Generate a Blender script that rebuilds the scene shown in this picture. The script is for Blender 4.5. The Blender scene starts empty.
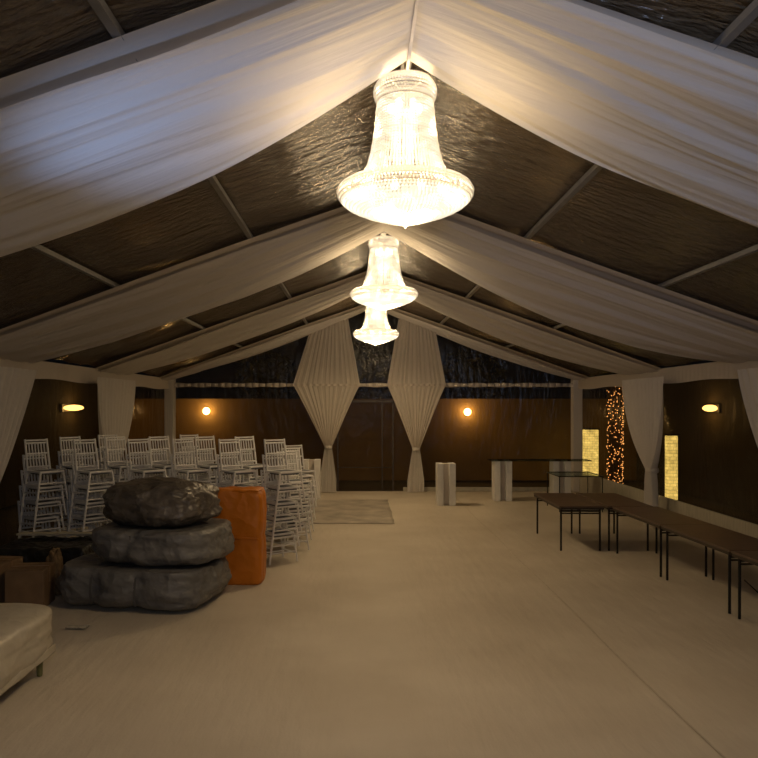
import bpy, bmesh, math, random
from mathutils import Vector, Matrix, noise
random.seed(7)
PI = math.pi
scn = bpy.context.scene
col = scn.collection
F, VX, VY, H = 731.0, 360.0, 405.0, 2.4          # focal (px), vanishing point, eye height
XC, HW, EAVE, RIDGE = 0.37, 5.7, 3.15, 5.18      # tent centre line, half width, eave and ridge heights
XL, XR, YB = XC-HW, XC+HW, 20.4
SL = (RIDGE-EAVE)/HW
def roof_z(x): return RIDGE - SL*abs(x-XC)

# ------------------------------------------------------------------ materials
def mat(name):
    m = bpy.data.materials.new(name); m.use_nodes = True
    nt = m.node_tree; nt.nodes.clear()
    out = nt.nodes.new('ShaderNodeOutputMaterial')
    return m, nt, out
def N(nt, t, **kw):
    n = nt.nodes.new(t)
    for k, v in kw.items():
        if k in n.inputs: n.inputs[k].default_value = v
        else: setattr(n, k, v)
    return n
def noise_bump(nt, scale=(1,1,1), nscale=5, detail=4, strength=.3, dist=.05):
    tc = N(nt, 'ShaderNodeTexCoord'); mp = N(nt, 'ShaderNodeMapping'); mp.inputs['Scale'].default_value = scale
    nt.links.new(tc.outputs['Object'], mp.inputs['Vector'])
    no = N(nt, 'ShaderNodeTexNoise', Scale=nscale, Detail=detail); nt.links.new(mp.outputs['Vector'], no.inputs['Vector'])
    bp = N(nt, 'ShaderNodeBump', Strength=strength, Distance=dist); nt.links.new(no.outputs['Fac'], bp.inputs['Height'])
    return bp, no
def simple(name, c, rough=.5, metal=0, var=.12, nscale=8, scale=(1,1,1), bump=.15, bdist=.01, detail=4, coat=0):
    m, nt, out = mat(name)
    p = N(nt, 'ShaderNodeBsdfPrincipled', Roughness=rough, Metallic=metal)
    p.inputs['Coat Weight'].default_value = coat
    bp, no = noise_bump(nt, scale, nscale, detail, bump, bdist)
    cr = N(nt, 'ShaderNodeValToRGB')
    cr.color_ramp.elements[0].position = .3; cr.color_ramp.elements[1].position = .7
    cr.color_ramp.elements[0].color = tuple(max(0, a*(1-var)) for a in c)+(1,)
    cr.color_ramp.elements[1].color = tuple(min(1, a*(1+var)) for a in c)+(1,)
    nt.links.new(no.outputs['Fac'], cr.inputs['Fac']); nt.links.new(cr.outputs['Color'], p.inputs['Base Color'])
    nt.links.new(bp.outputs['Normal'], p.inputs['Normal']); nt.links.new(p.outputs['BSDF'], out.inputs['Surface'])
    return m
def fabric(name, c, trans=.3, scale=(1,1,1), nscale=10, bump=.2, bdist=.02, through=0):
    m, nt, out = mat(name)
    d = N(nt, 'ShaderNodeBsdfDiffuse', Color=c+(1,)); t = N(nt, 'ShaderNodeBsdfTranslucent', Color=c+(1,))
    bp, no = noise_bump(nt, scale, nscale, 4, bump, bdist)
    mx = N(nt, 'ShaderNodeMixShader', Fac=trans)
    for s in (d, t): nt.links.new(bp.outputs['Normal'], s.inputs['Normal'])
    nt.links.new(d.outputs[0], mx.inputs[1]); nt.links.new(t.outputs[0], mx.inputs[2])
    last = mx
    if through:
        tr = N(nt, 'ShaderNodeBsdfTransparent'); m2 = N(nt, 'ShaderNodeMixShader', Fac=through)
        nt.links.new(mx.outputs[0], m2.inputs[1]); nt.links.new(tr.outputs[0], m2.inputs[2]); last = m2
    nt.links.new(last.outputs[0], out.inputs['Surface'])
    return m
def pvc(name, tint, film, opac, rough, scale, nscale, bump, bdist, coat=0):
    """clear plastic film: sees through, with a dusty brown film and a glossy wrinkled face"""
    m, nt, out = mat(name)
    tr = N(nt, 'ShaderNodeBsdfTransparent', Color=tint+(1,))
    p = N(nt, 'ShaderNodeBsdfPrincipled', Roughness=rough); p.inputs['Base Color'].default_value = film+(1,)
    p.inputs['Specular IOR Level'].default_value = .6; p.inputs['Coat Weight'].default_value = coat; p.inputs['Coat Roughness'].default_value = .17; p.inputs['Coat IOR'].default_value = 1.75
    bp, no = noise_bump(nt, scale, nscale, 5, bump, bdist)
    nt.links.new(bp.outputs['Normal'], p.inputs['Normal']); nt.links.new(bp.outputs['Normal'], p.inputs['Coat Normal'])
    mx = N(nt, 'ShaderNodeMixShader', Fac=opac)
    nt.links.new(tr.outputs[0], mx.inputs[1]); nt.links.new(p.outputs[0], mx.inputs[2])
    nt.links.new(mx.outputs[0], out.inputs['Surface'])
    return m
def emit(name, c, s, nosample=False):
    m, nt, out = mat(name)
    e = N(nt, 'ShaderNodeEmission', Color=c+(1,), Strength=s)
    nt.links.new(e.outputs[0], out.inputs['Surface'])
    if nosample: m.cycles.emission_sampling = 'NONE'
    return m
def crystal(name, c, s, see):  # beads given emission, standing in for the bulb light they catch
    m, nt, out = mat(name)
    e = N(nt, 'ShaderNodeEmission', Color=c+(1,), Strength=s); g = N(nt, 'ShaderNodeBsdfGlossy', Roughness=.1)
    ad = N(nt, 'ShaderNodeAddShader'); tr = N(nt, 'ShaderNodeBsdfTransparent'); mx = N(nt, 'ShaderNodeMixShader', Fac=see)
    nt.links.new(e.outputs[0], ad.inputs[0]); nt.links.new(g.outputs[0], ad.inputs[1])
    nt.links.new(ad.outputs[0], mx.inputs[1]); nt.links.new(tr.outputs[0], mx.inputs[2])
    nt.links.new(mx.outputs[0], out.inputs['Surface'])
    m.cycles.emission_sampling = 'NONE'
    return m

def crumpled(name, c, rough, sc, strength, dist, var=.2):
    m, nt, out = mat(name)
    p = N(nt, 'ShaderNodeBsdfPrincipled', Roughness=rough)
    tc = N(nt, 'ShaderNodeTexCoord'); no = N(nt, 'ShaderNodeTexNoise', Scale=2.5, Detail=3)
    nt.links.new(tc.outputs['Object'], no.inputs['Vector'])
    ad = N(nt, 'ShaderNodeVectorMath', operation='MULTIPLY_ADD'); ad.inputs[1].default_value = (.35, .35, .35)
    nt.links.new(no.outputs['Color'], ad.inputs[0]); nt.links.new(tc.outputs['Object'], ad.inputs[2])
    hs = None
    for k, w in ((1, 1.0), (2.3, .45)):
        vo = N(nt, 'ShaderNodeTexVoronoi', Scale=sc*k); vo.feature = 'F1'; nt.links.new(ad.outputs[0], vo.inputs['Vector'])
        mu = N(nt, 'ShaderNodeMath', operation='MULTIPLY_ADD'); mu.inputs[1].default_value = w
        mu.inputs[2].default_value = 0
        nt.links.new(vo.outputs['Distance'], mu.inputs[0])
        if hs: nt.links.new(hs.outputs[0], mu.inputs[2])
        hs = mu
    bp = N(nt, 'ShaderNodeBump', Strength=strength, Distance=dist); nt.links.new(hs.outputs[0], bp.inputs['Height'])
    cr = N(nt, 'ShaderNodeValToRGB'); cr.color_ramp.elements[0].position = .3; cr.color_ramp.elements[1].position = .7
    cr.color_ramp.elements[0].color = tuple(a*(1-var) for a in c)+(1,); cr.color_ramp.elements[1].color = tuple(a*(1+var) for a in c)+(1,)
    nt.links.new(no.outputs['Fac'], cr.inputs['Fac']); nt.links.new(cr.outputs['Color'], p.inputs['Base Color'])
    nt.links.new(bp.outputs['Normal'], p.inputs['Normal']); nt.links.new(p.outputs[0], out.inputs['Surface'])
    return m
M = {}
M['drape'] = fabric('drape_cloth', (.80, .76, .72), .28, (.5, 9, .5), 3, .35, .03)
M['curtain'] = fabric('curtain_cloth', (.78, .74, .68), .3, (9, 9, .4), 3, .3, .03)
M['sheer'] = fabric('sheer_cloth', (.80, .74, .66), .4, (14, 1, .4), 3, .3, .03, through=.12)
M['lining'] = fabric('lining_cloth', (.66, .60, .53), .2, (1, 4, 1), 3, .2, .02)
M['roof'] = pvc('roof_film', (.5, .4, .28), (.135, .095, .055), .72, .25, (1.1, 4.0, 1.1), 3.0, 1.0, .12, 1.0)
M['side'] = pvc('wall_film', (.75, .65, .5), (.045, .033, .018), .38, .18, (2.2, 2.2, 1.0), 2.2, .6, .05)
M['end'] = pvc('end_film', (.8, .7, .55), (.05, .037, .02), .36, .16, (3, 1, .8), 2.6, .7, .06)
M['alu'] = simple('aluminium', (.24, .235, .23), .5, .4, .08)
M['white'] = simple('white_paint', (.74, .73, .70), .4, 0, .04)
M['chair_white'] = simple('white_lacquer', (.80, .79, .77), .35, 0, .05)
M['slate'] = simple('slate_pad', (.10, .115, .14), .7, 0, .15, 20)
M['black_metal'] = simple('black_steel', (.012, .012, .012), .4, .4, .2)
M['table'] = simple('brown_board', (.115, .072, .045), .48, 0, .22, 3, (1.5, 9, 9), .08)
M['edge'] = simple('dark_edge', (.04, .027, .018), .5, 0, .2)
M['bag'] = crumpled('grey_tarp', (.165, .162, .158), .5, 3.2, .55, .10)
M['bag_dark'] = crumpled('dark_plastic', (.115, .10, .085), .34, 2.7, .65, .13, .3)
M['crease_shade'] = simple('dark_crease', (.10, .098, .095), .6)  # darker tone that paints the shade in the cover creases
M['orange'] = crumpled('orange_tarp', (.56, .17, .004), .5, 2.6, .45, .08, .1)
M['wrap'] = crumpled('white_wrap', (.48, .44, .355), .4, 2.2, .3, .08, .06)
M['card'] = simple('cardboard', (.20, .125, .065), .75, 0, .15, 6)
M['tape'] = simple('packing_tape', (.25, .15, .075), .3)
M['bin'] = simple('black_sheet', (.016, .015, .012), .32, 0, .4, 6, (1, 1, 1), 1.0, .06, 6)
M['board'] = simple('pale_board', (.42, .39, .31), .6, 0, .15, 4, (2, 8, 1))
M['sack'] = simple('brown_sacking', (.16, .10, .045), .8, 0, .4, 12, (1, 1, 1), .6, .03)
M['leg'] = simple('mossy_leg', (.18, .18, .07), .5)
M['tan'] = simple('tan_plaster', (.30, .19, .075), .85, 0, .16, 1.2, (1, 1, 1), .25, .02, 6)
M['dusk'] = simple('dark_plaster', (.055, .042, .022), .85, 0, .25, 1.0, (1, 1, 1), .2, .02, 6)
M['ground'] = simple('outside_ground', (.07, .055, .04), .9, 0, .3, 3)
M['bark'] = simple('bark', (.10, .065, .04), .9, 0, .35, 9, (1, 1, .4), .8, .03)
M['leaf'] = simple('night_leaf', (.035, .045, .025), .4, 0, .3)
M['mat'] = simple('grey_boards', (.40, .36, .30), .5, 0, .38, 2.2, (1, 1, 1), .15, .01, 6)
M['chrome'] = simple('chrome', (.75, .7, .6), .2, 1, .03)
M['bulb'] = emit('chandelier_bulb', (1, .82, .52), 14, True)
M['crystal'] = crystal('glow_crystal', (1, .86, .62), .72, .34)
M['crystal_bowl'] = crystal('glow_bowl_crystal', (1, .88, .66), 1.15, .33)
M['band'] = crystal('glow_crystal_band', (1, .80, .52), .65, .25)
M['lamp'] = emit('wall_lamp_glow', (1, .66, .24), 50)
M['lampbar'] = emit('bulkhead_glow', (1, .58, .17), 12)
M['fairy'] = emit('fairy_bulb', (1, .45, .14), 6, True)
def glowbrick():
    m, nt, out = mat('lit_glass_bricks')
    tc = N(nt, 'ShaderNodeTexCoord'); mp = N(nt, 'ShaderNodeMapping')
    mp.inputs['Rotation'].default_value = (PI/2, 0, 0)
    br = N(nt, 'ShaderNodeTexBrick', Scale=3.4)
    br.inputs['Color1'].default_value = (1, .76, .22, 1); br.inputs['Color2'].default_value = (.86, .64, .18, 1)
    br.inputs['Mortar'].default_value = (.62, .48, .15, 1); br.inputs['Mortar Size'].default_value = .03
    no = N(nt, 'ShaderNodeTexNoise', Scale=7)
    mu = N(nt, 'ShaderNodeMath', operation='MULTIPLY_ADD'); mu.inputs[1].default_value = 4.5; mu.inputs[2].default_value = .6
    e = N(nt, 'ShaderNodeEmission')
    nt.links.new(tc.outputs['Object'], mp.inputs['Vector']); nt.links.new(mp.outputs['Vector'], br.inputs['Vector'])
    nt.links.new(tc.outputs['Object'], no.inputs['Vector']); nt.links.new(no.outputs['Fac'], mu.inputs[0])
    nt.links.new(br.outputs['Color'], e.inputs['Color']); nt.links.new(mu.outputs[0], e.inputs['Strength'])
    nt.links.new(e.outputs[0], out.inputs['Surface'])
    return m
M['glowbrick'] = glowbrick()
def glassmat():
    m, nt, out = mat('counter_glass')
    tr = N(nt, 'ShaderNodeBsdfTransparent', Color=(.72, .78, .74, 1)); g = N(nt, 'ShaderNodeBsdfGlossy', Roughness=.05)
    mx = N(nt, 'ShaderNodeMixShader', Fac=.12)
    nt.links.new(tr.outputs[0], mx.inputs[1]); nt.links.new(g.outputs[0], mx.inputs[2]); nt.links.new(mx.outputs[0], out.inputs['Surface'])
    return m
M['glass'] = glassmat()
M['glass_edge'] = simple('glass_edge', (.015, .022, .018), .15)
def floor_mat():
    m, nt, out = mat('floor_cloth')
    p = N(nt, 'ShaderNodeBsdfPrincipled', Roughness=.62)
    p.inputs['Specular IOR Level'].default_value = .35
    tc = N(nt, 'ShaderNodeTexCoord')
    def nz(scale, ns, det):
        mp = N(nt, 'ShaderNodeMapping'); mp.inputs['Scale'].default_value = scale
        nt.links.new(tc.outputs['Object'], mp.inputs['Vector'])
        n = N(nt, 'ShaderNodeTexNoise', Scale=ns, Detail=det); nt.links.new(mp.outputs['Vector'], n.inputs['Vector']); return n
    a = nz((1, 1, 1), .9, 5); b = nz((3.5, .7, 1), 2.2, 5); c = nz((1, 1, 1), 40, 3)
    cr = N(nt, 'ShaderNodeValToRGB'); cr.color_ramp.elements[0].position = .3; cr.color_ramp.elements[1].position = .75
    cr.color_ramp.elements[0].color = (.53, .47, .38, 1); cr.color_ramp.elements[1].color = (.64, .58, .485, 1)
    nt.links.new(a.outputs['Fac'], cr.inputs['Fac']); nt.links.new(cr.outputs['Color'], p.inputs['Base Color'])
    s1 = N(nt, 'ShaderNodeMath', operation='MULTIPLY_ADD'); s1.inputs[1].default_value = 1.0
    nt.links.new(b.outputs['Fac'], s1.inputs[0])
    s2 = N(nt, 'ShaderNodeMath', operation='MULTIPLY'); s2.inputs[1].default_value = .10
    nt.links.new(c.outputs['Fac'], s2.inputs[0]); nt.links.new(s2.outputs[0], s1.inputs[2])
    bp = N(nt, 'ShaderNodeBump', Strength=.35, Distance=.035)
    nt.links.new(s1.outputs[0], bp.inputs['Height']); nt.links.new(bp.outputs['Normal'], p.inputs['Normal'])
    nt.links.new(p.outputs[0], out.inputs['Surface'])
    return m
M['floor'] = floor_mat()
M['seam'] = simple('seam_tape', (.50, .44, .35), .6)

# ------------------------------------------------------------------ mesh helpers
class MB:
    def __init__(s): s.v = []; s.f = []
    def add(s, vs, fs):
        b = len(s.v); s.v += [tuple(v) for v in vs]; s.f += [tuple(i+b for i in f) for f in fs]; return s
    def box(s, c, d, R=None):
        hx, hy, hz = d[0]/2, d[1]/2, d[2]/2
        vs = [Vector((x, y, z)) for x in (-hx, hx) for y in (-hy, hy) for z in (-hz, hz)]
        if R is not None: vs = [R @ v for v in vs]
        vs = [v+Vector(c) for v in vs]
        return s.add(vs, [(0,1,3,2),(4,6,7,5),(0,4,5,1),(2,3,7,6),(0,2,6,4),(1,5,7,3)])
    def bar(s, p0, p1, r0, r1=None, n=8):
        r1 = r0 if r1 is None else r1
        p0, p1 = Vector(p0), Vector(p1); d = (p1-p0).normalized()
        a = d.orthogonal().normalized(); b = d.cross(a)
        vs = []
        for p, r in ((p0, r0), (p1, r1)):
            for i in range(n):
                t = 2*PI*(i+.5)/n; vs.append(p+a*(r*math.cos(t))+b*(r*math.sin(t)))
        fs = [(i, (i+1) % n, n+(i+1) % n, n+i) for i in range(n)]+[tuple(range(n-1, -1, -1)), tuple(range(n, 2*n))]
        return s.add(vs, fs)
    def tube(s, pts, r, n=8):
        for a, b in zip(pts[:-1], pts[1:]): s.bar(a, b, r, r, n)
        return s
    def lathe(s, prof, n=32, c=(0,0,0)):
        vs = []; fs = []; k = len(prof)
        for i in range(n):
            t = 2*PI*i/n
            for r, z in prof: vs.append((c[0]+r*math.cos(t), c[1]+r*math.sin(t), c[2]+z))
        for i in range(n):
            j = (i+1) % n
            for q in range(k-1): fs.append((i*k+q, j*k+q, j*k+q+1, i*k+q+1))
        return s.add(vs, fs)
    def ring(s, r, z, t=.008, n=40):
        pr = [(r+t*math.cos(a), z+t*math.sin(a)) for a in [2*PI*i/6 for i in range(7)]]
        return s.lathe(pr, n)
    def bead(s, c, r, st=1.0):
        c = Vector(c)
        vs = [c+Vector(d)*r for d in ((1,0,0),(-1,0,0),(0,1,0),(0,-1,0))]+[c+Vector((0,0,r*st)), c-Vector((0,0,r*st))]
        return s.add(vs, [(0,2,4),(2,1,4),(1,3,4),(3,0,4),(2,0,5),(1,2,5),(3,1,5),(0,3,5)])
    def sphere(s, c, r, n=14, m=8, sz=1):
        pr = [(max(1e-4, r*math.sin(PI*i/m)), -r*sz*math.cos(PI*i/m)) for i in range(m+1)]
        return s.lathe(pr, n, c)
    def grid(s, fn, nu, nv):
        vs = [fn(i/nu, j/nv) for i in range(nu+1) for j in range(nv+1)]
        fs = [(i*(nv+1)+j, (i+1)*(nv+1)+j, (i+1)*(nv+1)+j+1, i*(nv+1)+j+1) for i in range(nu) for j in range(nv)]
        return s.add(vs, fs)
    def mesh(s, name, smooth=False):
        me = bpy.data.meshes.new(name); me.from_pydata(s.v, [], s.f); me.update()
        bm = bmesh.new(); bm.from_mesh(me); bmesh.ops.recalc_face_normals(bm, faces=bm.faces); bm.to_mesh(me); bm.free()
        if smooth:
            for p in me.polygons: p.use_smooth = True
        return me
    def build(s, name, m, parent=None, smooth=False, bevel=0, solid=0, loc=None):
        o = bpy.data.objects.new(name, s.mesh(name, smooth)); o.data.materials.append(m); col.objects.link(o)
        if loc is not None: o.location = loc
        if parent is not None: o.parent = parent
        if bevel:
            b = o.modifiers.new('bevel', 'BEVEL'); b.width = bevel; b.segments = 2; b.limit_method = 'ANGLE'
        if solid:
            b = o.modifiers.new('thickness', 'SOLIDIFY'); b.thickness = solid; b.offset = 0
        return o
def tag(o, label=None, cat=None, group=None, kind=None):
    if label: o['label'] = label
    if cat: o['category'] = cat
    if group: o['group'] = group
    if kind: o['kind'] = kind
    return o
def thing(name, loc, label, cat, group=None, rz=0):
    o = bpy.data.objects.new(name, None); col.objects.link(o); o.location = loc; o.rotation_euler = (0, 0, rz)
    o.empty_display_size = .1
    return tag(o, label, cat, group)
def struct(o): o['kind'] = 'structure'; return o
def copy_tree(o, parent=None):
    c = o.copy(); col.objects.link(c)
    if parent is not None: c.parent = parent
    for ch in list(o.children): copy_tree(ch, c)
    return c
def fbm(p, s=1, o=4): return noise.fractal(Vector(p)*s, 1.0, 2.0, o)

# ------------------------------------------------------------------ setting
struct(MB().grid(lambda u, v: (XL-.15+(2*HW+.3)*u, -3+(YB+3)*v, .006*fbm((u*9, v*16, 0), 1, 3)-.006), 120, 200).build('floor', M['floor'], smooth=True))
struct(MB().box((0, 12, -.12), (60, 60, .1)).build('ground', M['ground']))
tm = [0]
def trim(mb, m, **k):
    tm[0] += 1
    return struct(mb.build('trim_%d' % tm[0], m, **k))
for xs in (2.47,):
    trim(MB().grid(lambda u, v: (xs+.018*(u-.5)+.01*math.sin(v*30), -1+21*v, .004), 1, 80), M['seam'], solid=.002)
# roof film: two slopes, sagging a little between the purlins, wrinkled
def slope(sd):
    def fn(u, v):
        y = -3+(YB+3.05)*v; x = XC+sd*HW*u
        z = roof_z(x)+.05
        w = math.sin(v*PI*23.4/5.0)**2
        z -= .05*w*abs(math.sin(PI*u*3.2))
        z += .02*fbm((u*1.6+sd*5, y*2.2, 0), 1, 4)*(.2+w)
        return (x, y, z)
    return fn
rf = MB(); rf.grid(slope(-1), 50, 300); rf.grid(slope(1), 50, 300)
struct(rf.build('ceiling', M['roof'], smooth=True))
for sd, xw, nm in ((-1, XL, 'wall_left'), (1, XR, 'wall_right')):
    struct(MB().grid(lambda u, v: (xw+sd*.06+.018*fbm((u*20, v*2, sd*3), 1.2, 3), -3+(YB+3.05)*u, .02+(EAVE-.04)*v), 220, 24).build(nm, M['side'], smooth=True))
def endf(u, v):
    x = XL-.05+(2*HW+.1)*u; return (x, YB+.06+.02*fbm((u*11, v*3, 9), 1.3, 4), .02+(roof_z(x)+.03)*v)
struct(MB().grid(endf, 140, 40).build('wall_back', M['end'], smooth=True))
# frames: posts, rafters, ridge and purlins
frames = (.4, 5.4, 10.45, 15.4, 20.3)
for y in frames:
    r = MB()
    for sd in (-1, 1):
        a = math.atan(SL)*(sd)
        L = math.hypot(HW, RIDGE-EAVE)
        r.box((XC+sd*HW/2, y, (RIDGE+EAVE)/2-.02), (L, .07, .11), Matrix.Rotation(a, 3, 'Y'))
    trim(r, M['alu'])
for sd in (-1, 1):
    for off in (1.77, 3.5):
        x = XC+sd*off
        trim(MB().box((x, 9.2, roof_z(x)-.005), (.058, 22.2, .05)), M['alu'])
trim(MB().box((XC, 9.2, RIDGE-.04), (.08, 22.2, .06)), M['alu'])
for sd, xw in ((-1, XL), (1, XR)):
    for y in frames[1:]:
        w = .26 if y > 20 else .13
        trim(MB().box((xw-sd*(.06 if y > 20 else -.03), y-(.02 if y > 20 else 0), EAVE/2-.01), (w, w, EAVE-.03)), M['white'] if y < 20 else M['curtain'], bevel=.02)
trim(MB().box((XC, 5.1, RIDGE-.155), (.022, 1.25, .02)), M['drape'])
# eave valances and skirts
for sd, xw in ((-1, XL), (1, XR)):
    def val(u, v):
        y = -2+(YB+1.9)*u
        return (xw-sd*(.05+.012*math.sin(u*900)*v+.01*fbm((u*60, v, sd), 1, 2)), y, EAVE-.02-.30*v-.015*math.sin(u*55)*v)
    trim(MB().grid(val, 500, 6), M['lining'], smooth=True)
o = struct(MB().box((XR-.0, 8.6, .285), (.05, 23.2, .57)).build('baseboard_right', M['board'], bevel=.01))
o = struct(MB().box((XL+.0, 8.6, .10), (.05, 23.2, .20)).build('baseboard_left', M['board'], bevel=.01))
o = struct(MB().box((-2.95, YB-.02, .055), (4.4, .06, .11)).box((3.55, YB-.02, .055), (4.7, .06, .11)).build('baseboard_back', M['board'], bevel=.01))
# sleeved crossbar of the end gable
cb = MB()
n = 60
for i in range(n):
    a, b = XL+.1+(2*HW-.2)*i/n, XL+.1+(2*HW-.2)*(i+1)/n
    cb.bar((a, 20.22, 2.95), (b, 20.22, 2.95), .055+.012*math.sin(i*1.7), .055+.012*math.sin((i+1)*1.7), 10)
trim(cb, M['lining'], smooth=True)
# door opening in the end wall
dr = struct(MB().box((-.62, YB, 1.25), (.06, .05, 2.5)).box((.92, YB, 1.25), (.06, .05, 2.5)).box((.15, YB, 2.5), (1.6, .05, .07)).build('door_1', M['edge'], bevel=.006))
MB().bar((-.62, YB-.03, .66), (.92, YB-.03, .66), .016).build('door_rail', M['edge'], dr)
MB().box((.62, YB, 1.25), (.04, .04, 2.45)).build('door_stile', M['edge'], dr)

# ------------------------------------------------------------------ outside
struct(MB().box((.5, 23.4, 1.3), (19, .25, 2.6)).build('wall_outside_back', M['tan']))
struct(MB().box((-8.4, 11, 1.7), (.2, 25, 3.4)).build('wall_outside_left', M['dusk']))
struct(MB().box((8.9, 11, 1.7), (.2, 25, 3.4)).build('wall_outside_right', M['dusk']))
def leafy(mb, c, r, n, sz):
    for _ in range(n):
        d = Vector((random.gauss(0, 1), random.gauss(0, .6), random.gauss(0, 1))).normalized()*r*random.random()**.5
        p = Vector(c)+d; a = random.random()*6.28; e = Vector((math.cos(a), random.uniform(-.5, .5), math.sin(a)))*sz; w = Vector((-e.z, .3*sz, e.x))*.22
        mb.add([p-e, p+w, p+e, p-w], [(0, 1, 2, 3)])
for i, (x, z, r, w) in enumerate(((-3.2, 3.3, 1.1, 'leftmost of the three beyond the end wall'), (.3, 3.5, 1.1, 'behind the gap between the two diamond curtains'), (3.8, 3.3, 1.2, 'rightmost of the three beyond the end wall'))):
    t = thing('tree', (x, 24.6, -.07), 'dark night tree crown, '+w, 'tree', 'trees beyond the end wall')
    MB().bar((0, 0, 0), (.1, 0, z), .13, .07).build('trunk', M['bark'], t)
    b = MB(); leafy(b, (0, 0, z), r, 420, .17); b.build('crown', M['leaf'], t)
def wall_lamp(x, y, z, label):
    t = thing('wall_lamp', (x, y, z), label, 'lamp', 'wall lamps beyond the end wall')
    MB().box((0, .13, 0), (.12, .03, .22)).bar((0, .12, -.05), (0, 0, -.10), .014).build('bracket', M['black_metal'], t)
    MB().sphere((0, 0, 0), .115).build('globe', M['lamp'], t, True)
wall_lamp(-4.86, 23.12, 2.21, 'glowing warm wall lamp outside, left of the left diamond curtain')
wall_lamp(3.40, 23.12, 2.18, 'glowing warm wall lamp outside, right of the right diamond curtain')
for x, y, sd, L, label in ((-8.22, 21.0, 1, 1.5, 'warm bulkhead light outside left wall, above the stacked chairs'), (8.74, 18.25, -1, .75, 'warm bulkhead light outside right wall, above the long tables')):
    t = thing('bulkhead_light', (x, y, 2.32), label, 'lamp', 'bulkhead lights on the side walls')
    MB().box((-sd*.04, 0, 0), (.06, L+.1, .22)).build('back_plate', M['black_metal'], t)
    b = MB(); b.sphere((0, 0, 0), .085, 12, 8); b.v = [(vx, vy*L/.17, vz) for vx, vy, vz in b.v]
    b.build('diffuser', M['lampbar'], t, True)
for x, y, w, h, z0, label in ((6.85, 21.75, .38, 1.62, .05, 'tall glowing yellow light column outside, beside the string-lit trunk'),
                            (6.92, 16.25, .21, 1.42, .30, 'tall glowing yellow light column outside, right of the tied right curtain')):
    t = thing('light_column', (x, y, -.07), label, 'lamp', 'lit columns outside the right wall')
    MB().box((0, 0, (z0+.07)/2), (w+.08, w+.08, z0+.07)).build('base', M['black_metal'], t, bevel=.01)
    MB().box((0, 0, z0+.07+h/2), (w, w, h)).build('lit_panel', M['glowbrick'], t, bevel=.015)
    MB().box((0, 0, z0+.09+h), (w+.05, w+.05, .04)).build('cap', M['black_metal'], t, bevel=.008)
t = thing('palm_trunk', (7.32, 21.0, -.07), 'tree trunk outside wound with amber fairy lights, between column and curtain', 'tree')
tk = MB(); tk.lathe([(.20+.02*math.sin(i*2.1), i*.1) for i in range(34)], 16); tk.build('trunk', M['bark'], t, True)
b = MB(); leafy(b, (0, 0, 3.6), .8, 160, .2); b.build('crown', M['leaf'], t)
wire = MB(); pts = []
for i in range(260):
    a = i*.42; pts.append((.235*math.cos(a), .235*math.sin(a), .12+3.0*i/260))
wire.tube(pts, .004, 4)
wo = wire.build('light_string', M['black_metal'], t)
bm_ = MB().sphere((0, 0, 0), .015, 8, 5).mesh('bulb', True); bm_.materials.append(M['fairy'])
for i in range(100):
    p = Vector(pts[(i*13) % 260]); a = random.uniform(-PI, 0); rr = random.uniform(.21, .24)
    o = bpy.data.objects.new('bulb', bm_); col.objects.link(o); o.parent = wo
    o.location = (rr*math.cos(a), rr*math.sin(a), .15+2.95*(i+.5)/100+random.uniform(-.03, .03))

b = MB()
for i in range(130):
    a = random.uniform(-PI, 0); b.sphere((.235*math.cos(a), .235*math.sin(a), .1+3.05*(i+random.random())/130), .011, 6, 4)
tag(b.build('small_bulbs', M['fairy'], wo), kind='stuff')

# ------------------------------------------------------------------ ceiling drapes
def drape(sd, y0, y1r, y1, S, sk, seed, lin, label):
    folds = 7
    def fn(u, v):
        e = 1-(1-min(1, u/.45))**2
        yf = y1r+(y1-y1r)*e
        y = y0+(yf-y0)*v
        x = XC+sd*(HW-.02)*u
        sag = S*math.sin(PI*u**sk)*(.12+.88*v**1.3)
        ph = fbm((u*1.1, v*2, seed), 1, 2)
        amp = .007+.013*math.sin(PI*min(1, u*1.02))**.6
        q = v+.10*ph+.05*math.sin(u*5+seed)
        pl = amp*(math.sin(2*PI*3.1*q+seed)*1.1+.55*math.sin(2*PI*folds*q+2*seed)+.30*math.sin(2*PI*15*q+4*ph+math.sin(u*4)))
        z = roof_z(x)-.095-sag+pl
        return (x, y+.03*fbm((u*2, v*3, seed+4), 1, 3), z)
    t = thing('ceiling_drape', (XC+sd*HW/2, (y0+y1)/2, roof_z(XC+HW/2)), label, 'drape', 'swagged white ceiling drapes')
    off = Vector(t.location)
    b = MB(); b.grid(fn, 64, 84); b.v = [tuple(Vector(p)-off) for p in b.v]; b.build('swag', M['drape'], t, True)
    b = MB()
    b.grid(lambda u, v: (XC+sd*(HW-.02)*u, y0-lin+.03*math.sin(u*7+seed)+.6*v, roof_z(XC+HW*u)-.045+.010*math.sin(v*14+u*3)), 40, 12)
    b.v = [tuple(Vector(p)-off) for p in b.v]; b.build('lining_strip', M['lining'], t, True)
names = ('nearest', 'second', 'third', 'farthest')
spec = [(4.33, 5.68, 6.22, .22, .13), (9.5, 11.3, 11.75, .19, .34), (14.7, 16.1, 16.55, .16, .20), (19.35, 20.1, 20.15, .15, .15)]
for i, (a, b_, c, sl, sr) in enumerate(spec):
    for sd in (-1, 1):
        lab = 'swagged white ceiling drape, %s from the camera, on the %s roof slope' % (names[i], 'left' if sd < 0 else 'right')
        drape(sd, a, b_, c, sl if sd < 0 else sr, 1.0 if sd < 0 else 1.15, i*3.1+sd, (.16 if sd < 0 else .02) if i == 0 else .2, lab)

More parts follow.
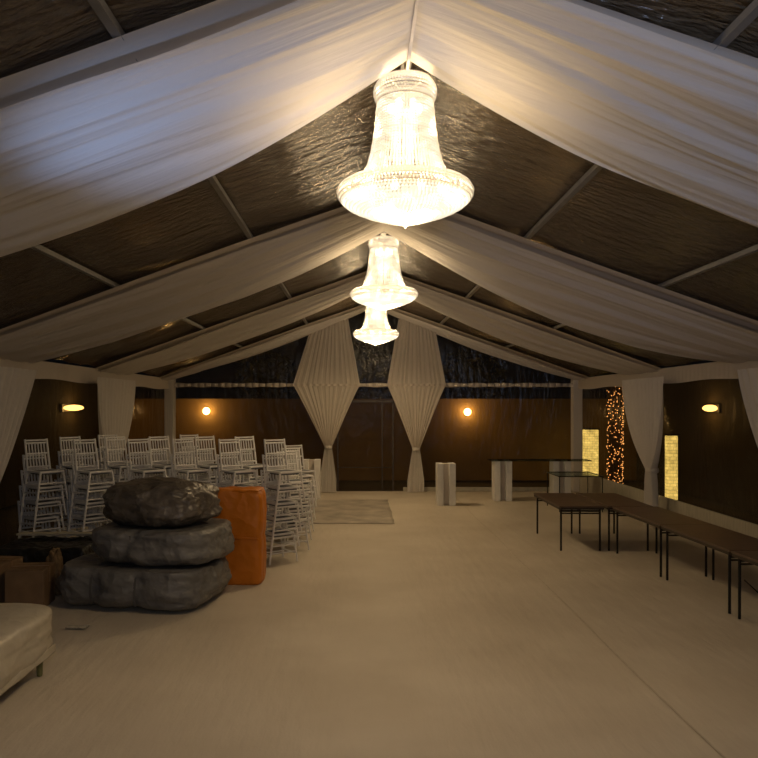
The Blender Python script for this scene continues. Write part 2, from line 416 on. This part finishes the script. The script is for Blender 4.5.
# ------------------------------------------------------------------ curtains
def side_curtain(sd, yn, yf, yt, label, zt=1.12, lin=.35):
    xw = XL if sd < 0 else XR
    t = thing('side_curtain', (xw-sd*.28, yt, 0), label, 'curtain', 'white curtains tied to the side posts')
    zs = 2.93
    def fn(u, v):
        # u: top to floor, v: near to far
        z = zs*(1-u)
        if z > zt:
            k = (zs-z)/(zs-zt); e = lin*k+(1-lin)*k**2.4
            e2 = k**3
            a = yn+(yt-.12-yn)*e2; b = yf+(yt+.12-yf)*e
        else:
            k = (zt-z)/zt; e = math.sin(PI*min(1, k*1.0)/2)
            a = yt-.12-.10*e; b = yt+.12+.12*e
        y = a+(b-a)*v
        w = (b-a)
        A = .03+.05*max(0, 1-w/2.4)
        x = -A*sd*(1+math.sin(2*PI*11*v+1.5*math.sin(u*4)+.6*math.sin(v*19)))*1.0+.01*fbm((v*6, u*3, sd), 1, 3)
        return (x, y-yt, z+.01)
    MB().grid(fn, 60, 132).build('cloth', M['curtain'], t, True)
    b = MB(); b.lathe([(.135, -.05), (.155, -.03), (.16, 0), (.155, .03), (.135, .05)], 20, (-sd*.07, 0, zt)); b.v = [(x*.75, y, z) for x, y, z in b.v]
    b.build('tie_band', M['curtain'], t, True)
side_curtain(-1, 13.95, 16.35, 14.7, 'white tied curtain behind the chair stacks on the left wall')
side_curtain(1, 13.85, 16.05, 14.35, 'white tied curtain on right wall, between the two glowing yellow columns')
side_curtain(-1, 9.0, 11.35, 9.5, 'white tied curtain at the left edge, nearest on that side', .95, .85)
side_curtain(1, 8.9, 11.15, 9.5, 'white tied curtain at the right edge, above the near tables', .95, .6)
def diamond(x0, x1, xt, xtop0, xtop1, zt, label):
    Y = 20.08
    t = thing('gable_curtain', (xt, Y, 0), label, 'curtain', 'diamond shaped curtains on the end gable')
    def edges(z, lo, hi):
        if z > 2.95:
            k = (z-2.95)/(4.72-2.95); return lo+(xtop0-lo)*k, hi+(xtop1-hi)*k
        if z > zt:
            k = (2.95-z)/(2.95-zt); k2 = k**.93; return lo+(xt-.10-lo)*k2, hi+(xt+.10-hi)*k2
        k = (zt-z)/zt; e = min(1, k*1.4); return xt-.10-.14*e, xt+.10+.12*e
    def mk(z0, z1):
        def fn(u, v):
            z = z0+(z1-z0)*u
            a, b = edges(z, x0, x1)
            x = a+(b-a)*v
            if z1 > 3 and u > .999: z = min(z, roof_z(x)-.12)
            zz = min(z, roof_z(x)-.12)
            w = b-a
            A = .009+.014*max(0, 1-w/1.8)
            return (x-xt, A*(math.sin(2*PI*12*v+.8*math.sin(v*23))+.5*math.sin(2*PI*29*v+2*math.sin(v*9)))+.015*fbm((v*5, u*3, x0), 1, 2)-.02, zz)
        return fn
    MB().grid(mk(2.95, 4.75), 30, 110).build('upper_cloth', M['sheer'], t, True)
    MB().grid(mk(zt, 2.95), 30, 110).build('lower_cloth', M['sheer'], t, True)
    MB().grid(mk(.01, zt), 24, 80).build('tail', M['curtain'], t, True)
    b = MB(); b.lathe([(.09, -.04), (.115, 0), (.09, .04)], 16, (0, -.02, zt)); b.build('tie_band', M['curtain'], t, True)
    b = MB(); b.grid(lambda u, v: (x0-xt+(x1-x0)*v, -.06+.02*math.sin(v*70), 2.95+.06*(u-.5)+.008*math.sin(v*31)), 4, 90); b.build('gather_band', M['lining'], t, True)
diamond(-1.84, .0, -.87, -1.28, -.32, 1.25, 'sheer white diamond curtain on the end wall, left of doorway')
diamond(.74, 2.36, 1.54, 1.05, 2.02, 1.2, 'sheer white diamond curtain on the end wall, right of doorway')

# ------------------------------------------------------------------ chandeliers
def make_chandelier():
    t = thing('chandelier', (XC, 5.75, 3.79), 'largest and nearest lit crystal chandelier hanging from the ridge', 'chandelier', 'crystal chandeliers under the ridge')
    MB().bar((0, 0, 1.06), (0, 0, 1.36), .008).build('rod', M['chrome'], t)
    fr = MB()
    for r, z in ((.20, 1.125), (.215, .99), (.37, .335), (.50, .29), (.50, .24)): fr.ring(r, z, .007)
    for k in range(6):
        a = k*PI/3; fr.bar((0, 0, 1.07), (.215*math.cos(a), .215*math.sin(a), 1.07), .005)
    fr.bar((0, 0, .1), (0, 0, 1.1), .012)
    fr.build('frame', M['chrome'], t)
    b = MB()
    for q, (r, z) in enumerate(((.205, 1.142), (.222, 1.122), (.234, 1.098), (.240, 1.07), (.237, 1.042), (.230, 1.018), (.220, .998))):
        nb = 64
        for k in range(nb):
            a = 2*PI*(k+.5*(q % 2))/nb; b.bead((r*math.cos(a), r*math.sin(a), z), .0135, 1.25)
    b.build('top_crown', M['band'], t)
    def prof(k):   # neck: k 0 top .. 1 bottom
        return .212+.055*k+.09*k**3.5, 1.0-.655*k
    s = MB()
    for i in range(30):
        r, z = prof(i/29); s.bead((r, 0, z), .0125 if i % 4 else .017, 1.3)
    sm = s.mesh('crystal_strand'); sm.materials.append(M['crystal'])
    for k in range(60):
        o = bpy.data.objects.new('crystal_strand', sm); col.objects.link(o); o.parent = t; o.rotation_euler = (0, 0, 2*PI*k/60)
    b = MB()
    for q, (r, z) in enumerate(((.40, .345), (.445, .34), (.485, .328), (.512, .308), (.525, .28), (.52, .25), (.505, .225))):
        nb = 120
        for k in range(nb):
            a = 2*PI*(k+.5*(q % 2))/nb; b.bead((r*math.cos(a), r*math.sin(a), z), .0145, 1.25)
    b.build('rim_band', M['band'], t)
    b = MB()
    for q in range(17):
        k = q/16; r = .49*(1-k)**.9; z = .215-.18*k**.75
        nb = max(8, int(110*r/.49))
        for j in range(nb):
            a = 2*PI*(j+.5*(q % 2))/nb; b.bead((r*math.cos(a), r*math.sin(a), z), .0165, 1.3)
    b.build('crystal_bowl', M['crystal_bowl'], t)
    b = MB().bead((0, 0, .03), .03, 1.2); b.build('finial', M['crystal'], t)
    bb = MB().sphere((0, 0, 0), .028, 10, 8, 1.7).mesh('bulb', True); bb.materials.append(M['bulb'])
    for ring, (n, r, z) in enumerate(((6, .11, .94), (10, .32, .26))):
        for k in range(n):
            o = bpy.data.objects.new('bulb', bb); col.objects.link(o); o.parent = t
            o.location = (r*math.cos(2*PI*k/n), r*math.sin(2*PI*k/n), z)
    return t
ch = make_chandelier()
cpos = [(.355, 5.75, 3.79, 1.0), (.385, 11.75, 3.90, 1.02), (.38, 17.3, 3.80, 1.02)]
clab = [None, 'second lit crystal chandelier, in the middle of the ridge row', 'smallest and farthest lit crystal chandelier, lowest in the ridge row']
WARM = (1.0, .70, .36)
for i, (x, y, z, s) in enumerate(cpos):
    c = ch if i == 0 else copy_tree(ch)
    c.location = (x, y, z); c.scale = (s, s, s)
    if clab[i]: c['label'] = clab[i]
    g = (1, 1, 1.6)[i]
    for nm, dz, pw, r in (('neck', .72, 26, .10), ('bowl', .17, 165, .2), ('down', .14, 230, .2)):
        l = bpy.data.lights.new('chandelier_light_'+nm, 'SPOT' if nm == 'down' else 'POINT'); l.energy = pw*g; l.color = WARM; l.shadow_soft_size = r
        if nm == 'down': l.spot_size = math.radians(172); l.spot_blend = .35
        lo = bpy.data.objects.new('chandelier_light_'+nm, l); col.objects.link(lo); lo.location = (x, y, z+dz)

# ------------------------------------------------------------------ stacked chairs
def make_chair():
    t = thing('chiavari_chair', (0, 0, 0), 'x', 'chair', 'stacked white chairs')
    W, SP = .178, .066
    def lx(z): return W+SP*(1-z/.45)
    MB().box((0, -.012, .425), (.315, .335, .05)).build('seat', M['slate'], t, bevel=.008)
    fr = MB()
    for y in (-.19, .165): fr.bar((-W, y, .44), (W, y, .44), .018, n=6)
    for x in (-W, W): fr.bar((x, -.19, .44), (x, .19, .44), .018, n=6)
    fr.build('seat_frame', M['chair_white'], t)
    for s in (-1, 1):
        MB().bar((s*lx(0), -.205, 0), (s*W, -.19, .45), .014, .018, 6).build('leg', M['chair_white'], t)
    for s in (-1, 1):
        MB().bar((s*lx(0), .215, 0), (s*W, .19, .44), .014, .018, 6).bar((s*W, .19, .44), (s*W*.97, .285, .92), .018, .016, 6).build('leg', M['chair_white'], t)
    bk = MB()
    def by(z): return .19+(z-.44)/.48*.095
    for z in (.50, .70, .86, .90): bk.bar((-W*.97, by(z), z), (W*.97, by(z), z), .014, n=6)
    for k in range(6):
        x = -.12+.048*k
        bk.bar((x, by(.50), .50), (x, by(.86), .86), .012, n=5)
    bk.build('backrest', M['chair_white'], t)
    st = MB()
    for z in (.16, .27): st.bar((-lx(z), -.2, z), (lx(z), -.2, z), .012, n=5)
    for s in (-1, 1):
        for z in (.13, .24): st.bar((s*lx(z), -.2, z), (s*lx(z), .205, z), .012, n=5)
    st.bar((-lx(.1), .21, .10), (lx(.1), .21, .10), .012, n=5)
    st.build('stretcher', M['chair_white'], t)
    return t
proto = make_chair(); used = [False]
lev = {5: ('bottom', 'second from bottom', 'middle', 'second from top', 'top'), 4: ('bottom', 'second from bottom', 'second from top', 'top'), 3: ('bottom', 'middle', 'top')}
def stack(x, y, n, deg, where):
    rz = math.radians(deg); fx, fy = math.sin(rz), -math.cos(rz)
    for k in range(n):
        o = proto if not used[0] else copy_tree(proto)
        used[0] = True
        o.location = (x+fx*.052*k+random.uniform(-.001, .001), y+fy*.052*k, .238*k+.002)
        o.rotation_euler = (0, 0, rz+math.radians(random.uniform(-.3, .3)))
        o['label'] = 'white chair, %s of stack %s' % (lev[n][k], where)
stack(-4.95, 11.25, 5, 52, 'farthest left by the wall')
stack(-4.20, 11.25, 5, 50, 'second from left in the front row')
stack(-3.42, 11.4, 5, 47, 'behind the dark top bundle')
stack(-2.74, 11.45, 5, 43, 'behind the bundle pile, third from right')
stack(-1.995, 11.34, 5, 41, 'behind the orange bag')
stack(-1.28, 11.25, 5, 37, 'right of the orange bag, at the front')
stack(-4.78, 12.15, 5, 52, 'in the back row, farthest left')
stack(-4.05, 12.2, 5, 49, 'in the back row, second from left')
stack(-3.35, 12.3, 5, 47, 'in the back row, third from left')
stack(-2.58, 12.3, 5, 43, 'in the back row, fourth from left')
stack(-1.90, 12.25, 5, 41, 'in the back row, behind the orange bag')
stack(-4.45, 13.0, 5, 50, 'in the third row, left of the tied curtain')
stack(-3.0, 13.0, 5, 45, 'in the third row, above the dark top bundle')
stack(-1.16, 12.1, 4, 35, 'just behind the front right stack')
stack(-1.18, 13.0, 4, 35, 'third in the right receding row')
stack(-1.20, 13.9, 4, 35, 'last in the right receding row')

# ------------------------------------------------------------------ bundles, bag, crates, bench
def puffy(w, d, h, p, seed, amp=.04, seams=(), n=26, pinch=0, cap=9):
    """rounded, slumped bundle resting on z = 0"""
    bm = bmesh.new(); bmesh.ops.create_cube(bm, size=2.0)
    bmesh.ops.subdivide_edges(bm, edges=bm.edges, cuts=n, use_grid_fill=True)
    for v in bm.verts:
        c = v.co.copy(); q = c.normalized()
        pn = (abs(q.x)**p+abs(q.y)**p+abs(q.z)**p)**(1/p)
        c = q/pn
        f = 1+amp*2.2*fbm((q.x*2+seed, q.y*2, q.z*2), 1, 4)+amp*.45*fbm((q.x*6, q.y*6+seed, q.z*4), 1, 2)
        for s in seams:
            f -= .085*math.exp(-((c.x-s-.06*math.sin(c.z*3+seed))/.11)**2)*(1 if abs(c.z) < .98 or 1 else 0)
        if pinch: f -= pinch*math.exp(-((c.z-.05)/.07)**2)
        c = c*f
        v.co = Vector((c.x*w/2, c.y*d/2, min(max(0, (c.z+.93)*h/1.9), cap)))
    me = bpy.data.meshes.new('bundle'); bm.to_mesh(me); bm.free()
    for q in me.polygons: q.use_smooth = True
    return me
def mobj(name, me, m, parent):
    o = bpy.data.objects.new(name, me); me.materials.append(m); col.objects.link(o); o.parent = parent; return o
G = 'grey wrapped bundles in a pile'
R12 = math.radians(-12)
t = thing('wrapped_bundle', (-2.64, 9.08, 0), 'lowest and widest grey bundle of the pile, on the floor', 'bundle', G, R12)
mobj('cover', puffy(1.92, 1.44, .56, 3.9, 1.3, .028, (-.38, .22), cap=.485), M['bag'], t)
for xs in (-.36, .20): MB().grid(lambda u, v: (xs+.03*(v-.5), -.650-.03*math.sin(PI*u), .08+.34*u), 8, 2).build('crease_shade', M['crease_shade'], t, solid=.006)  # dark strips in place of shaded creases in the bundle cover
t = thing('wrapped_bundle', (-2.42, 9.09, .488), 'grey bundle in the middle of the pile', 'bundle', G, R12)
mobj('cover', puffy(1.60, 1.28, .50, 3.5, 5.7, .03, (-.22,), cap=.435), M['bag'], t)
MB().grid(lambda u, v: (-.17+.03*(v-.5), -.565, .08+.30*u), 8, 2).build('crease_shade', M['crease_shade'], t, solid=.006)
t = thing('wrapped_bundle', (-2.46, 9.09, .926), 'crumpled shiny dark bundle on top of the pile', 'bundle', G, R12)
mobj('cover', puffy(1.32, 1.05, .54, 3.0, 9.1, .055, ()), M['bag_dark'], t)
b = MB(); b.grid(lambda u, v: (.25+.2*(u-.5)+.03*math.sin(v*9), -.15+.16*(v-.5), .50+.04*math.sin(u*8+v*5)), 10, 10); b.build('loose_flap', M['bag_dark'], t, True, solid=.01)
t = thing('orange_bag', (-1.66, 9.95, 0), 'upright bright orange tarpaulin bag with a waist fold, beside grey bundles', 'bag', None, math.radians(-4))
mobj('body', puffy(.72, .44, 1.25, 9, 3.3, .016, (), 26, .05), M['orange'], t)
b = MB(); b.grid(lambda u, v: (-.33+.66*u, -.218-.012*math.sin(u*PI), .60+.025*v+.02*math.sin(u*3)), 20, 2); b.build('waist_fold', M['orange'], t, True, solid=.02)
b = MB(); b.grid(lambda u, v: (-.32+.64*u, -.2+.40*v, 1.25+.018*fbm((u*4, v*3, 2), 1, 3)), 20, 12); b.build('top_flap', M['orange'], t, True, solid=.018)
# covered crate behind the boxes
t = thing('covered_crate', (-4.20, 9.95, 0), 'low dark crate under crumpled black plastic, before the left stacks', 'crate')
MB().box((0, 0, .25), (1.18, .85, .50)).build('crate', M['edge'], t, bevel=.02)
def sheet(u, v):
    x = -.66+1.32*u; y = -.5+1.0*v
    ex = max(0, abs(x)-.59); ey = max(0, abs(y)-.42)
    return (x-math.copysign(ex*.7, x), y-math.copysign(ey*.7, y), .525+.035*fbm((u*5, v*4, 1), 1, 4)-5.0*(ex+ey))
MB().grid(sheet, 60, 40).build('plastic_sheet', M['bin'], t, True, solid=.006)
t = MB().box((0, 0, .0), (1.15, .16, .028)).build('plank', M['board'], None, bevel=.004, loc=(-4.22, 10.27, .592)); tag(t, 'pale plank lying along the back of the black plastic crate cover', 'plank')
def cardbox(x, y, w, d, h, rz, label):
    t = thing('cardboard_box', (x, y, 0), label, 'box', 'cardboard boxes by the covered bench', math.radians(rz))
    MB().box((0, 0, h/2), (w, d, h)).build('body', M['card'], t, bevel=.012)
    for s in (-1, 1): MB().box((0, s*d*.252, h+.004), (w-.01, d*.48, .008)).build('flap', M['card'], t, bevel=.002)
    MB().box((0, 0, h+.010), (w*.98, .06, .003)).box((w/2+.001, 0, h-.09), (.003, .06, .18)).build('tape', M['tape'], t)
cardbox(-3.95, 8.76, .44, .44, .46, 6, 'brown cardboard box, the nearer to the grey bundles')
cardbox(-4.50, 8.93, .52, .5, .50, -6, 'brown cardboard box at the left edge, behind the white covered bench')
t = thing('sack', (-3.86, 9.24, .0), 'small crumpled brown sack behind the nearer cardboard box, left of grey bundles', 'sack')
mobj('body', puffy(.20, .20, .56, 2.6, 6.2, .08), M['sack'], t)
t = tag(MB().grid(lambda u, v: (-.11+.22*u, -.05+.10*v, .015+.015*fbm((u*5, v*5, 3), 1, 3)), 14, 10).build('plastic_scrap', M['wrap'], None, True, solid=.004, loc=(-3.04, 7.86, 0)), 'crumpled pale plastic scrap on floor before the cardboard boxes', 'scrap')
# white covered bench
t = thing('covered_bench', (-3.60, 5.74, 0), 'low wide bench wrapped in white sheeting at the left edge', 'bench', None, 0)
mobj('cushion', puffy(1.74, 2.0, .43, 7, 2.2, .012), M['wrap'], t).location = (0, 0, .18)
b = MB()
b.grid(lambda u, v: (.855+.004*math.sin(v*23)+.006*(1-u), -.86+1.70*v, .185+.07*u), 6, 80)
b.build('sheet_hem', M['wrap'], t, True, solid=.006)
for x in (-.75, .76):
    for y in (-.85, .74): MB().bar((x, y, .0), (x, y, .21), .024, .032, 8).build('leg', M['leg'], t)

# ------------------------------------------------------------------ long tables
def make_table():
    t = thing('folding_table', (0, 0, 0), 'x', 'table', 'brown folding tables in a row')
    MB().box((0, 0, .735), (.74, 1.78, .026)).build('table_top', M['table'], t, bevel=.005)
    b = MB()
    for x in (-.36, .36): b.box((x, 0, .705), (.02, 1.74, .035))
    for y in (-.88, .88): b.box((0, y, .705), (.70, .02, .035))
    b.build('apron', M['edge'], t)
    for sy in (-1, 1):
        y = sy*.80
        for x in (-.32, .32): MB().bar((x, y, 0), (x, y, .69), .0165, n=8).build('leg', M['black_metal'], t)
        MB().bar((-.32, y, .655), (.32, y, .655), .016).bar((-.32, y, .615), (.32, y, .615), .012).build('crossbar', M['black_metal'], t)
        MB().bar((0, y, .635), (0, y-sy*.42, .69), .011).build('brace', M['black_metal'], t)
    return t
tb = make_table()
for i, (x, y, lab) in enumerate(((3.63, 12.84, 'brown folding table standing leftmost, nearest the middle of the floor'),
                           (4.42, 12.84, 'brown folding table at the far end of the row against the wall side'),
                           (4.50, 11.02, 'brown folding table, second from far end of the right row'),
                           (4.55, 9.22, 'brown folding table, third from far end of the right row'),
                           (4.60, 7.41, 'brown folding table, nearest the camera, cut by the right edge'))):
    o = tb if i == 0 else copy_tree(tb)
    o.location = (x, y, 0); o.rotation_euler = (0, 0, math.radians((0, 0, 1.6, 1.6, 1.6)[i])); o['label'] = lab
pts = [Vector((5.05, 9.6-.35*k, .66-.25*math.sin(PI*k/9))) for k in range(10)]
tag(MB().tube([(p.x, p.y, max(.012, p.z-.56)) for p in pts], .009, 6).build('cable', M['black_metal'], None, True), 'black cable trailing on the floor behind the near tables', 'cable')

# ------------------------------------------------------------------ plinths and glass counter
def make_plinth(w=.44, h=1.0):
    t = thing('plinth', (0, 0, 0), 'x', 'plinth', 'white slotted plinths')
    for s in (-1, 1): MB().box((s*(w/2-.075), 0, h/2), (.15, .40, h)).build('side_panel', M['white'], t, bevel=.006)
    MB().box((0, .06, h/2), (w-.29, .24, h-.02)).build('recessed_panel', M['lining'], t)
    return t
pl = make_plinth()
for i, (x, y, lab) in enumerate(((2.06, 17.6, 'white plinth standing alone right of the right diamond curtain'),
                           (3.58, 18.45, 'white plinth under the left end of the glass counter'),
                           (5.05, 18.45, 'white plinth under the right end of the glass counter'),
                           (-1.24, 18.8, 'white plinth behind the chair stacks, left of the left diamond curtain'))):
    o = pl if i == 0 else copy_tree(pl)
    o.location = (x, y, 0); o['label'] = lab
t = thing('glass_counter', (4.5, 18.4, 1.003), 'long clear glass counter top resting across two white plinths', 'counter')
MB().box((0, 0, .01), (2.5, .5, .02)).build('glass_sheet', M['glass'], t)
MB().box((0, -.252, .01), (2.5, .006, .022)).box((0, .252, .01), (2.5, .006, .022)).box((-1.252, 0, .01), (.006, .5, .022)).box((1.252, 0, .01), (.006, .5, .022)).build('glass_edge', M['glass_edge'], t)
t = thing('glass_table', (4.95, 16.9, 0), 'glass table with thin black frame before the glass counter', 'table')
MB().box((0, 0, .80), (1.0, 1.1, .014)).build('glass_sheet', M['glass'], t)
b = MB()
for s in (-1, 1): b.bar((s*.5, -.55, .80), (s*.5, .55, .80), .012).bar((-.5, s*.55, .80), (.5, s*.55, .80), .012)
b.build('frame', M['black_metal'], t)
for x in (-.48, .48):
    for y in (-.53, .53): MB().bar((x, y, 0), (x, y, .8), .011).build('leg', M['black_metal'], t)
t = tag(MB().grid(lambda u, v: (-1.05+2.1*u+.04*fbm((0, v*6, 1), 1, 2), -1.85+3.7*v+.05*fbm((u*6, 3, 0), 1, 2), .006+.004*fbm((u*4, v*5, 0), 1, 2)), 30, 40).build('floor_mat', M['mat'], None, True, solid=.006, loc=(-.35, 16.6, .004)), 'worn grey mat laid on floor before the end doorway', 'mat')

# ------------------------------------------------------------------ lights, world, camera
def light(kind, name, loc, e, c, size, target=None):
    l = bpy.data.lights.new(name, kind); l.energy = e; l.color = c
    if kind == 'POINT': l.shadow_soft_size = size
    elif kind == 'SPOT': l.shadow_soft_size = size
    else: l.size = size
    o = bpy.data.objects.new(name, l); col.objects.link(o); o.location = loc
    if target: o.rotation_euler = (Vector(target)-Vector(loc)).to_track_quat('-Z', 'Y').to_euler()
    return o
sp = light('SPOT', 'work_lamp_light', (-3.0, 3.5, 1.5), 640, (.38, .56, 1.0), .15, (-1.05, 5.35, 4.45)); sp.data.spot_size = math.radians(38); sp.data.spot_blend = 1
sp = light('SPOT', 'flash_light', (.4, -1.2, 2.7), 760, (.50, .64, 1.0), .2, (1.9, 5.5, 4.75)); sp.data.spot_size = math.radians(54); sp.data.spot_blend = 1
light('AREA', 'flash_light', (.2, -.8, 3.2), 60, (.85, .88, 1.0), .8, (.2, 6, 1.4))
light('POINT', 'wall_lamp_light', (-4.86, 22.7, 2.25), 24, (1, .6, .22), .1)
light('POINT', 'wall_lamp_light', (3.4, 22.7, 2.25), 24, (1, .6, .22), .1)
light('POINT', 'bulkhead_light_source', (8.4, 18.2, 2.3), 18, (1, .6, .2), .1)
light('POINT', 'bulkhead_light_source', (-7.9, 21, 2.3), 18, (1, .6, .2), .1)
w = bpy.data.worlds.new('night'); scn.world = w; w.use_nodes = True
bg = w.node_tree.nodes['Background']; bg.inputs['Color'].default_value = (.55, .6, .8, 1); bg.inputs['Strength'].default_value = .004
cam = bpy.data.cameras.new('camera'); co = bpy.data.objects.new('camera', cam); col.objects.link(co)
co.location = (0, 0, H); co.rotation_euler = (PI/2, 0, 0)
cam.sensor_width = 36; cam.lens = 36*F/758; cam.shift_x = (379-VX)/758; cam.shift_y = (VY-379)/758; cam.clip_end = 200
scn.camera = co
vs = scn.view_settings; vs.view_transform = 'Standard'; vs.look = 'None'; vs.gamma = 1; vs.use_curve_mapping = False; vs.exposure = -0.75
